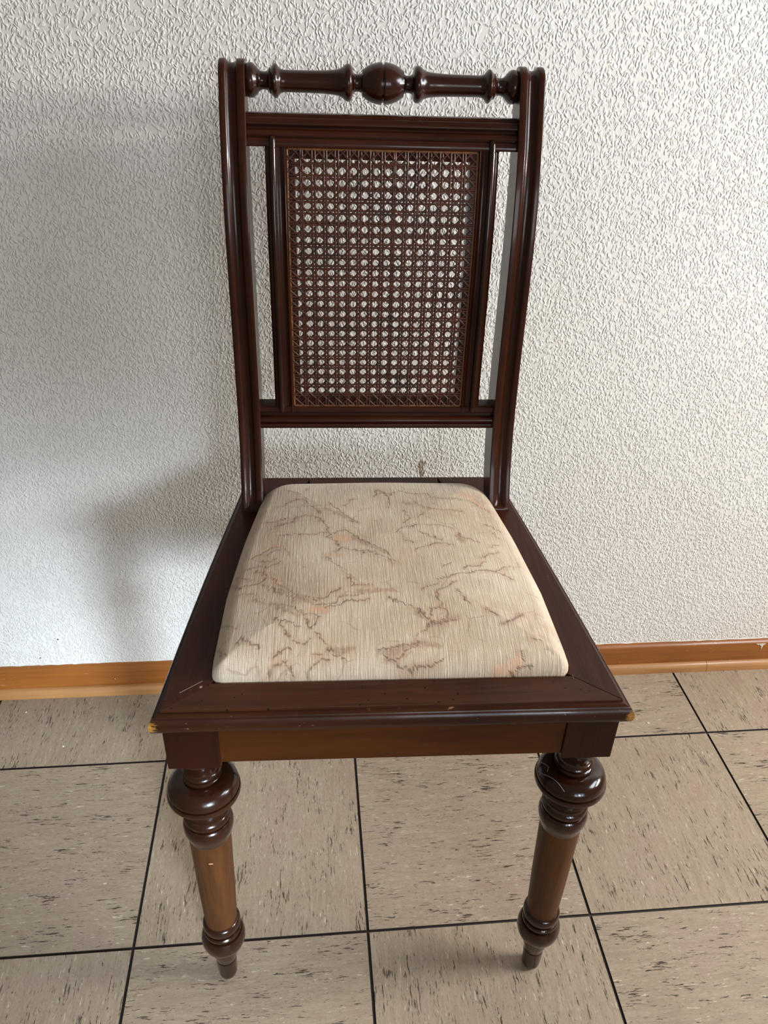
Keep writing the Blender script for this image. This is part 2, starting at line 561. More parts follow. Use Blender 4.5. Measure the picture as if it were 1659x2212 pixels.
def tile_mesh(depth):
    mb = MB(1.0)
    h = TILE / 2 - 0.0017
    y1 = -h + depth
    e = 0.0002
    low = [(-h, -h), (h, -h), (h, y1), (-h, y1)]
    top = [(-h + e, -h + e), (h - e, -h + e), (h - e, y1 - e), (-h + e, y1 - e)]
    mb.rows([[(x, y, -0.0035) for x, y in low], [(x, y, -e) for x, y in low], [(x, y, 0) for x, y in top]])
    mb.mi = [1] * 8 + [1, 0]
    o = mb.build('tile', (M_TILE[0], M_JOINT))
    me = o.data
    bpy.data.objects.remove(o)
    return me


full, cut = tile_mesh(TILE - 0.0034), tile_mesh(0.155)
tile_mesh_by = {}
for me, key in ((full, 'f'), (cut, 'c')):
    tile_mesh_by[key, 0] = me
    other = me.copy()
    other.materials[0] = M_TILE[1]
    tile_mesh_by[key, 1] = other
for j in range(-5, 2):
    for i in range(-6, 7):
        k = 1 if (i + j) % 2 == 0 else 0
        o = bpy.data.objects.new('tile', tile_mesh_by['c' if j == 1 else 'f', k])
        COL.objects.link(o)
        o.location = ((i + 0.5) * TILE, (j + 0.5) * TILE, 0)
        o.parent = floor

mb = MB(1.0)
mb.rows([[wp(-1.5, WALL_D, z0), wp(3.0, WALL_D, z0), wp(3.0, WALL_D + 0.12, z0), wp(-1.5, WALL_D + 0.12, z0)] for z0 in (0.0, 2.5)])
wall = structure(mb.build('wall_back', M_WALL))

# skirting board with a chamfered top, and a separate rounded strip at its foot
mb = MB(1.0)
sk = [(0.0095, 0.0), (0.0095, 0.0555), (0.0105, 0.0575), (0.0150, 0.0605), (WALL_D - 0.0004, 0.0612), (WALL_D - 0.0004, 0.0)]
mb.rows([[wp(s, d, z) for d, z in sk] for s in (-1.5, 3.0)])
skirt = structure(mb.build('baseboard_back', M_SKIRT, smooth=30))
shoe = [(0.0, 0.0), (0.0, 0.0085), (0.0012, 0.0125), (0.0038, 0.0158), (0.0068, 0.0175), (0.0092, 0.0178), (0.0092, 0.0)]
for a, b in ((-1.5, 1.2650), (1.2658, 3.0)):
    mb = MB(1.0)
    mb.rows([[wp(s, d, z) for d, z in shoe] for s in (a, b)])
    mb.build('shoe_moulding', M_SHOE, skirt, smooth=50, label='paler rounded strip along the foot of the skirting board')
mb = MB(1.0)
mb.lathe([(0.0, 0.0019), (0.0006, 0.0019), (0.0011, 0.0014), (0.0013, 0.0)],
         lambda t, r, c, s: wp(0.1955 + r * c, 0.0094 - t, 0.0305 + r * s), 14)
mb.build('nail', M_STEEL, skirt, smooth=40, label='small steel nail head in the skirting')
# ragged line of wall paint left along the top of the skirting
mb = MB(1.0)
rows = []
s = -1.0
while s < 2.2:
    w = 0.0008 + 0.0012 * random.random() ** 2
    rows.append([wp(s, WALL_D - 0.0002, 0.0608), wp(s, WALL_D - w, 0.0609), wp(s, WALL_D - w * 0.8, 0.0614), wp(s, WALL_D - 0.0002, 0.0622)])
    s += 0.004 + 0.012 * random.random()
mb.rows(rows)
mb.build('paint_edge', M_CRUMB, skirt, smooth=50, label='thin white paint line along the skirting top')

# white paint run on the face of the skirting at the far right
mb = MB(1.0)
drip = [(1.3530, 0.0556), (1.3710, 0.0556), (1.3702, 0.0538), (1.3672, 0.0529), (1.3664, 0.0500), (1.3660, 0.0440), (1.3654, 0.0400), (1.3649, 0.0452), (1.3641, 0.0502), (1.3615, 0.0513), (1.3606, 0.0535), (1.3566, 0.0531)]
mb.rows([[wp(a, d, z) for a, z in drip] for d in (0.0097, 0.0089)])
mb.build('paint_drip', M_CRUMB, skirt, label='small white paint drip on the skirting')

# ---------------------------------------------------------------- the chair
chair = bpy.data.objects.new('dining_chair', None)
COL.objects.link(chair)
chair.location = (0.31224704, -0.04996829, 0)
chair.rotation_euler = (0, 0, -0.0323751)
chair['label'] = 'dark mahogany dining chair with turned front legs, caned back and cream upholstered seat'
chair['category'] = 'chair'

ZS = 48.6488
CF = (1.0357, 0.520557, -0.867461, 0.733019, -0.326902, 0.077732)


def fy(z):
    """front face of the back posts (y in cm) at height z above the seat"""
    t = (z - ZS) / 30.0
    return 30.0 * sum(c * t ** k for k, c in enumerate(CF))


XI, XO = 14.27, 16.92


def make_post(sx):
    st = []                                                # (front y, z, back y, z, flute depth, width scale)
    for z, yf, th in ((0.0, 38.6, 2.6), (1.0, 38.45, 2.7), (10, 37.0, 3.0), (20, 35.3, 3.4), (30, 33.6, 3.8), (40, 32.0, 4.1), (46.3, 31.2, 4.3)):
        st.append((yf, z, yf + th, z, 0.0, 1.0))
    z = ZS - 0.05
    zs = [ZS - 0.05, 48.95, 49.02, 49.1, 49.25, 49.45, 49.7] + list(np.arange(50.5, 94.6, 1.0))
    for z in zs:
        d = 0.42 * min(1.0, max(0.0, (z - 49.0) / 0.7)) ** 0.5
        th = float(np.interp(z, [48, 60, 83, 95], [4.5, 4.3, 4.2, 3.9]))
        slope = (fy(z + 0.1) - fy(z - 0.1)) / 0.2
        st.append((fy(z), z, fy(z) + th / (1 + 0.25 * slope * slope), z + (0.35 * (slope) if z > 60 else 0), d, 1.0))
    cy, cz, R = 41.02, 95.55, 1.93
    by, bz = st[-1][2], st[-1][3]
    a0 = 158
    for a in list(range(a0, -31, -9)):
        ca, sa = math.cos(math.radians(a)), math.sin(math.radians(a))
        f = (a0 - a) / (a0 + 30.0)
        st.append((cy + R * ca, cz + R * sa, cy + (by - cy) * (0.35 + 0.65 * f), cz + (bz + 0.25 - cz) * (0.35 + 0.65 * f), 0.42, 1.0))
    nfl = 10
    mb = MB()
    rows = []
    for yf, z, yb, zb, d, ws in st:
        vx, vz = yb - yf, zb - z
        L = math.hypot(vx, vz)
        ux, uz = vx / L, vz / L
        prof = [(0.0, 0.10), (0.03, 0.02), (0.06, 0.0), (0.225, 0.0), (0.25, 0.035 if d else 0.0)]
        for k in range(1, nfl):
            t = k / nfl
            prof.append((0.25 + 0.45 * t, d * (1 - (2 * t - 1) ** 2) ** 0.62))
        prof += [(0.70, 0.035 if d else 0.0), (0.725, 0.0), (0.95, 0.0), (0.985, 0.02), (1.0, 0.07)]
        row = []
        for f, dep in prof:
            x = XO + (XI - XO) * f
            row.append((sx * x, yf + ux * dep, z + uz * dep))
        row.append((sx * XI, yb, zb))
        row.append((sx * XO, yb, zb))
        rows.append(row)
    mb.rows(rows)
    return mb.build('back_post', M_POST, chair, smooth=32)


for sx in (-1, 1):
    make_post(sx)

# turned rail between the scrolled post tops
half = [(14.32, 1.50), (14.1, 1.58), (13.8, 1.66), (13.5, 1.58), (13.22, 1.34), (13.1, 1.25), (13.02, 1.12), (12.8, 0.92), (12.45, 0.83),
        (12.1, 0.90), (11.9, 1.12), (11.84, 1.22), (11.66, 1.25), (11.55, 1.42), (11.3, 1.64), (11.05, 1.56), (10.85, 1.3), (10.7, 1.15),
        (10.4, 1.06), (10.0, 1.04), (8.0, 1.05), (6.2, 1.09), (5.2, 1.17), (4.7, 1.25), (4.4, 1.36), (4.15, 1.52), (3.95, 1.68), (3.7, 1.78),
        (3.42, 1.72), (3.24, 1.5), (3.18, 1.28), (3.12, 1.0), (2.9, 0.84), (2.5, 0.82), (2.25, 0.95), (2.18, 1.24), (2.08, 1.30)]
ball = []
for k in range(1, 15):
    x = 2.08 * (1 - k / 14.5)
    ball.append((x, 2.0 * math.sqrt(max(0, 1 - (x / 2.72) ** 2))))
half = dense(half) + ball[:-1] + [(0.13, 1.985), (0.08, 1.80)]
prof = [(-x, r) for x, r in half] + [(x, r) for x, r in reversed(half)]
mb = MB()
mb.lathe(prof, lambda t, r, c, s: (t, 41.0 + r * c, 95.52 + r * s), 48)
mb.build('crest_rail', M_TURNX, chair, smooth=38, label='turned crest rail with a grooved ball at its middle')


def rail(name, prof, zref):
    mb = MB()
    rows = []
    for x in (-XI - 0.2, XI + 0.2):
        rows.append([(x, fy(z) + off if off < 2.0 else fy(zref) + off, z) for off, z in prof])
    mb.rows(rows)
    return mb.build(name, M_RAIL, chair, smooth=30)


rail('top_rail', [(1.0, 89.63), (0.72, 89.66), (0.62, 89.85), (0.60, 90.1), (0.62, 90.38), (0.72, 90.48), (0.90, 90.50), (0.90, 90.60), (0.72, 90.63),
                  (0.60, 90.80), (0.58, 90.98), (0.62, 91.14), (0.74, 91.25), (1.0, 91.28), (1.0, 91.60), (0.60, 91.64), (0.46, 91.76), (0.42, 91.95),
                  (0.44, 92.15), (0.54, 92.34), (0.72, 92.44), (0.84, 92.46), (0.86, 92.60), (1.0, 92.68), (2.6, 92.70), (2.6, 89.63)], 91.2)
rail('lower_rail', [(1.0, 58.42), (0.68, 58.44), (0.60, 58.56), (0.58, 58.75), (0.60, 58.93), (0.70, 59.02), (0.92, 59.04), (0.92, 59.10), (0.62, 59.14),
                    (0.48, 59.28), (0.44, 59.46), (0.50, 59.66), (0.64, 59.80), (0.85, 59.85), (1.10, 59.87), (1.10, 60.36), (0.78, 60.40), (0.70, 60.5),
                    (0.70, 60.98), (0.78, 61.10), (1.0, 61.20), (2.7, 61.30), (2.7, 58.42)], 60.0)

# uprights of the caned panel, each with a round reed
PANEL_Z = np.linspace(60.38, 89.68, 22)
for sx in (-1, 1):
    prof = [(12.45, 2.5), (12.45, 1.12), (12.40, 1.04), (12.10, 0.84), (11.98, 0.82), (11.25, 0.82), (11.16, 0.84), (10.98, 0.94), (10.80, 0.95),
            (10.62, 0.86), (10.45, 0.68), (10.38, 0.63), (10.32, 0.64), (10.28, 0.72), (10.26, 0.95), (9.35, 0.95), (9.35, 2.4)]
    mb = MB()
    mb.rows([[(sx * x, fy(z) + off, z) for x, off in prof] for z in PANEL_Z])
    stile = mb.build('stile', M_POST, chair, smooth=34)
    r0, za, zb = 0.35, 60.42, 90.72
    rp = [(za, 0.02)] + [(za + r0 * (1 - math.cos(a)), r0 * math.sin(a)) for a in (0.4, 0.8, 1.2, 1.57)]
    rp += [(z, r0) for z in np.linspace(61.2, 89.50, 20)] + [(89.56, r0), (89.58, r0 - 0.05), (89.64, r0 - 0.05), (89.66, r0), (90.0, r0)]
    rp += [(zb - r0 * (1 - math.cos(a)), r0 * math.sin(a)) for a in (1.57, 1.2, 0.8, 0.4)] + [(zb, 0.02)]
    mb = MB()
    mb.lathe(rp, lambda t, r, c, s: (sx * 11.63 + r * c, fy(t) + 0.60 + r * s, t), 20)
    mb.build('reed', M_TURN, stile, smooth=40)

# the ledges over and under the cane opening that carry the strand holes
panel = bpy.data.objects.new('cane_panel', None)
COL.objects.link(panel)
panel.parent = chair
panel['label'] = 'open hexagonal cane panel in the back'
for za, zb in ((61.05, 62.25), (88.55, 89.75)):
    mb = MB()
    mb.rows([[(x, fy(za) + 0.95, za), (x, fy(zb) + 0.95, zb), (x, fy(zb) + 2.4, zb), (x, fy(za) + 2.4, za)] for x in (-9.5, 9.5)])
    mb.build('ledge', M_LEDGE, panel)

# woven cane: paired uprights and crosswise strands, single diagonals both ways
PX, PZ = 1.235, 1.156
Z0 = 87.47
XL, XR, ZB, ZT = -10.08, 10.08, 61.22, 89.46
weave = MB()
rc = random.Random(3)


def strand(pts, width, off, amp, ph):
    """flat half round strip along pts (x, z) lying on the curved back"""
    n = len(pts)
    dx, dz = pts[-1][0] - pts[0][0], pts[-1][1] - pts[0][1]
    L = math.hypot(dx, dz)
    nx, nz = -dz / L, dx / L
    rows = []
    for k, (x, z) in enumerate(pts):
        o = off + amp * math.sin(ph + k * math.pi)
        row = []
        for a, dpt in ((-0.5, 0.035), (-0.42, -0.005), (0.0, -0.035), (0.42, -0.005), (0.5, 0.035)):
            xx, zz = x + nx * a * width, z + nz * a * width
            row.append((xx, fy(zz) + o + dpt, zz))
        rows.append(row)
    weave.rows(rows, closed=False, caps=False)


def line(x0, z0, x1, z1, step):
    n = max(2, int(math.hypot(x1 - x0, z1 - z0) / step) + 1)
    return [(x0 + (x1 - x0) * k / (n - 1), z0 + (z1 - z0) * k / (n - 1)) for k in range(n)]


for k in range(-1, 17):
    for s in (-1, 1):
        x = (k - 7.5) * PX + s * 0.378 * PX + rc.uniform(-0.035, 0.035)
        if abs(x) < 9.45:
            strand(line(x, ZB, x + rc.uniform(-0.05, 0.05), ZT, PZ * 0.5), 0.24, 0.845, 0.045, k)
for r in range(-2, 24):
    for s in (-1, 1):
        z = Z0 - r * PZ + s * 0.378 * PZ + rc.uniform(-0.035, 0.035)
        if 62.0 < z < 88.75:
            strand(line(XL, z, XR, z + rc.uniform(-0.05, 0.05), PX * 0.5), 0.23, 0.84, 0.045, r + math.pi / 2)
for sgn in (1, -1):
    for k in range(-30, 60):
        # the diagonals pass midway between neighbouring holes
        def at(z):
            return ((Z0 - z) / PZ - k - 0.5) * sgn * PX - 7.5 * PX
        ends = sorted((at(ZB), at(ZT)))
        xa, xb = max(XL, ends[0]), min(XR, ends[1])
        if xb - xa > 0.25:
            def zat(x):
                return Z0 - (k + 0.5 + sgn * (x / PX + 7.5)) * PZ
            j = rc.uniform(-0.03, 0.03)
            strand([(x + j, z) for x, z in line(xa, zat(xa), xb, zat(xb), 0.8473)], 0.215, 0.845 if sgn > 0 else 0.855, 0.05, k)
o = weave.build('cane_weave', M_CANE, panel, smooth=60)
o['kind'] = 'stuff'
# binding cane round the edge, tied down at every other hole
bead = MB()
for pts, hor in ((line(XL, ZT + 0.02, XR, ZT + 0.02, 0.31), 1), (line(XL, ZB - 0.02, XR, ZB - 0.02, 0.31), 1),
                 (line(XL - 0.06, ZB, XL - 0.06, ZT, 0.29), 0), (line(XR + 0.06, ZB, XR + 0.06, ZT, 0.29), 0)):
    rows = []
    for k, (x, z) in enumerate(pts):
        rr = 0.145 if k % 8 else 0.125
        row = []
        for a in np.linspace(0, math.pi, 7):
            c, s = rr * math.cos(a), rr * 0.85 * math.sin(a)
            row.append((x, fy(z + c) + 0.93 - s, z + c) if hor else (x + c, fy(z) + 0.93 - s, z))
        rows.append(row)
    bead.rows(rows, closed=False, caps=False)
    for k in range(4, len(pts) - 2, 8):
        x, z = pts[k]
        row2 = []
        for q in (-0.07, 0.07):
            row = []
            for a in np.linspace(0, math.pi, 7):
                c, s = 0.175 * math.cos(a), 0.16 * math.sin(a)
                row.append((x + q, fy(z + c) + 0.94 - s, z + c) if hor else (x + c, fy(z + q) + 0.94 - s, z + q))
            row2.append(row)
        bead.rows(row2, closed=False, caps=False)
bead.build('binding_cane', M_BEAD, panel, smooth=60)

# ---------------------------------------------------------------- seat frame
CUSH_HW = ([1.25, 4.0, 13.0, 23.0, 31.0, 36.2], [17.0, 17.05, 16.85, 15.9, 14.75, 13.9])


def outline(grow, n=120):
    """rounded trapezoid of the drop-in seat, counter-clockwise from front right"""
    yf, yb = 1.25, 36.0
    def side(y):
        return float(np.interp(y, *CUSH_HW))
    pts = []
    rf, rb = 1.1, 4.2
    for a in np.linspace(-90, 0, 9):
        x = side(yf + rf) - rf + rf * math.cos(math.radians(a))
        pts.append((x, yf + rf + rf * math.sin(math.radians(a))))
    for y in np.linspace(yf + rf + 1.5, yb - rb - 1.0, 16):
        pts.append((side(y), y))
    xb = side(yb - rb)
    for a in np.linspace(0, 90, 13):
        pts.append((xb - rb + rb * math.cos(math.radians(a)), yb - rb + rb * math.sin(math.radians(a))))
    for x in np.linspace(xb - rb - 1.0, 0.0, 9)[:-1]:
        pts.append((x, yb + 0.25 * (1 - (x / (xb - rb)) ** 2)))
    right = pts
    left = [(-x, y) for x, y in reversed(pts)]
    P = right + [(0.0, yb + 0.25)] + left
    if grow:
        P2 = []
        m = len(P)
        for i in range(m):
            x0, y0 = P[i - 1]
            x1, y1 = P[(i + 1) % m]
            L = math.hypot(x1 - x0, y1 - y0) or 1
            P2.append((P[i][0] + grow * (y1 - y0) / L, P[i][1] - grow * (x1 - x0) / L))
        P = P2
    return P


def outer_hw(y):
    """half width of the seat board's top edge"""
    return 21.15 - (y + 2.1) * 0.1105 + 0.18 * math.sin(math.pi * max(0, min(1, (y + 2.1) / 38)))


OUT = outline(0.12)
n_r = (len(OUT) - 1) // 2
TOPZ, BOTZ = ZS, 46.33
front_l, front_r = (-17.1, 1.15), (17.1, 1.15)


def slab(name, poly, mat, z1=TOPZ, z0=BOTZ + 0.05):
    mb = MB()
    mb.prism(poly, 'z', z0, z1)
    return mb.build(name, mat, chair, bevel=0.05)


G = 0.012
slab('front_seat_rail', [(-21.12 + G, -2.1), (21.12 - G, -2.1), (17.1 - G, 1.15 - G), (-17.1 + G, 1.15 - G)], M_TOPX)
for sx in (-1, 1):
    inner = [p for p in OUT if p[0] > 8.5 and p[1] > 1.4]
    poly = [(21.12, -2.1 + G)] + [(outer_hw(y), y) for y in np.linspace(2, 39.6, 12)] + [(8.6, 39.6)] + [(x, y) for x, y in reversed(inner)] + [(17.1, 1.15)]
    slab('side_seat_rail', [(sx * x, y) for x, y in poly], M_TOPY)
back = [p for p in OUT if abs(p[0]) < 8.5 and p[1] > 30]
slab('rear_seat_rail', [(8.58, 39.6), (-8.58, 39.6)] + [(-8.58, 36.2)] + sorted([(x, y) for x, y in back], key=lambda p: p[0]) + [(8.58, 36.2)], M_TOPX)

# moulded edge round the front and sides
path = [(-outer_hw(y), y) for y in np.linspace(37.0, 0.5, 14)] + [(-21.15, -2.1), (21.15, -2.1)] + [(outer_hw(y), y) for y in np.linspace(0.5, 37.0, 14)]
eprof = [(-0.02, 48.52), (-0.10, 48.46), (-0.10, 48.36), (0.06, 48.32), (0.24, 48.22), (0.42, 48.14), (0.47, 48.04), (0.54, 48.02), (0.66, 48.02), (0.80, 47.82), (0.90, 47.52),
         (0.93, 47.2), (0.88, 46.88), (0.76, 46.60), (0.58, 46.42), (0.40, 46.34), (-1.2, 46.33), (-1.2, 48.45)]


def moulding(path, prof):
    rows = []
    m = len(path)
    for i, (x, y) in enumerate(path):
        def nrm(a, b):
            L = math.hypot(b[0] - a[0], b[1] - a[1])
            return ((b[1] - a[1]) / L, -(b[0] - a[0]) / L)
        ns = []
        if i > 0:
            ns.append(nrm(path[i - 1], path[i]))
        if i < m - 1:
            ns.append(nrm(path[i], path[i + 1]))
        if len(ns) == 2:
            k = 1 + ns[0][0] * ns[1][0] + ns[0][1] * ns[1][1]
            n_ = ((ns[0][0] + ns[1][0]) / k, (ns[0][1] + ns[1][1]) / k)
        else:
            n_ = ns[0]
        rows.append([(x + e * n_[0], y + e * n_[1], z) for e, z in prof])
    mb = MB()
    mb.rows(rows)
    return mb


# path runs back-left to front-left to front-right to back-right: its right-hand normal points outwards
mb = moulding(path, eprof)
mb.build('edge_moulding', M_EDGE, chair, smooth=34, label='rounded seat edge with worn front corners')

# aprons
mb = MB()
mb.box(-16.25, 16.25, -2.2, -0.2, 41.78, 46.35)
mb.build('front_apron', M_APRON, chair, bevel=0.06, label='orange brown front apron under the seat edge')
for sx in (-1, 1):
    mb = MB()
    rows = []
    for y, x in ((2.4, 20.2), (33.0, 17.0)):
        rows.append([(sx * x, y, 41.8), (sx * x, y, 46.35), (sx * (x - 2.0), y, 46.35), (sx * (x - 2.0), y, 41.8)])
    mb.rows(rows)
    mb.build('side_apron', M_BLOCK, chair, bevel=0.05)
mb = MB()
mb.box(-XI - 0.2, XI + 0.2, 32.5, 34.5, 41.8, 46.35)
mb.build('rear_apron', M_BLOCK, chair, bevel=0.05)

# turned front legs
LEG = [(41.35, 2.30), (41.1, 2.38), (40.8, 2.30), (40.6, 2.15), (40.2, 1.95), (39.6, 1.75), (39.0, 1.66), (38.75, 1.68), (38.62, 1.84), (38.42, 1.92), (38.25, 1.82),
       (38.18, 1.64), (38.08, 1.64), (38.02, 1.82), (37.88, 1.94), (37.68, 1.90), (37.58, 1.72), (37.48, 1.72), (37.46, 2.12), (37.40, 2.3), (37.28, 2.7), (37.02, 3.08), (36.65, 3.36),
       (36.2, 3.53), (35.98, 3.54), (35.92, 3.36), (35.80, 3.36), (35.74, 3.60), (35.40, 3.68), (35.20, 3.64), (35.10, 3.44), (34.98, 3.40), (34.90, 3.44), (34.78, 3.36), (34.3, 3.06), (33.7, 2.72),
       (33.1, 2.46), (32.6, 2.26), (32.3, 2.18), (32.1, 2.20), (31.95, 2.34), (31.7, 2.44), (31.45, 2.42), (31.25, 2.28), (31.16, 2.14), (31.04, 2.14), (30.98, 2.34), (30.7, 2.52), (30.2, 2.60),
       (29.7, 2.57), (29.2, 2.44), (28.8, 2.32), (28.5, 2.26), (28.35, 2.20), (27.5, 2.19), (24.0, 2.12), (19.0, 2.02), (14.0, 1.87), (12.55, 1.82), (12.42, 1.86), (12.30, 2.02),
       (12.0, 2.14), (11.6, 2.16), (11.2, 2.08), (10.98, 1.98), (10.94, 1.84), (10.84, 1.84), (10.80, 2.04), (10.65, 2.16), (10.4, 2.18), (10.15, 2.10), (10.08, 1.98), (9.98, 1.98), (9.92, 2.26), (9.5, 2.46), (9.0, 2.55),
       (8.4, 2.54), (7.8, 2.40), (7.2, 2.14), (6.8, 1.92), (6.55, 1.74), (6.45, 1.62), (6.0, 1.56), (5.2, 1.44), (4.5, 1.30), (4.06, 1.22), (4.02, 1.04), (3.92, 1.04), (3.88, 1.21), (3.4, 1.21),
       (2.0, 1.16), (0.9, 1.12), (0.45, 1.02), (0.15, 0.86), (0.0, 0.70)]
for sx, fx, fyy in ((-1, -0.30, 0.45), (1, 0.40, -0.05)):
    mb = MB()
    prof = dense(LEG, 0.15)
    mb.lathe(prof, lambda t, r, c, s: (sx * 18.66 + fx * (41.35 - t) / 41.35 + r * c, fyy * (41.35 - t) / 41.35 + r * s, t), 56,
             split=lambda a, b: max(a, b) < 28.45 and min(a, b) > 12.5)
    leg = mb.build('leg', [M_TURN, M_SHAFT], chair, smooth=34)
    mb = MB()
    mb.box(sx * 18.66 - 2.47, sx * 18.66 + 2.47, -2.47, 2.47, 41.29, 46.36)
    mb.build('block', M_BLOCK, leg, bevel=0.09)

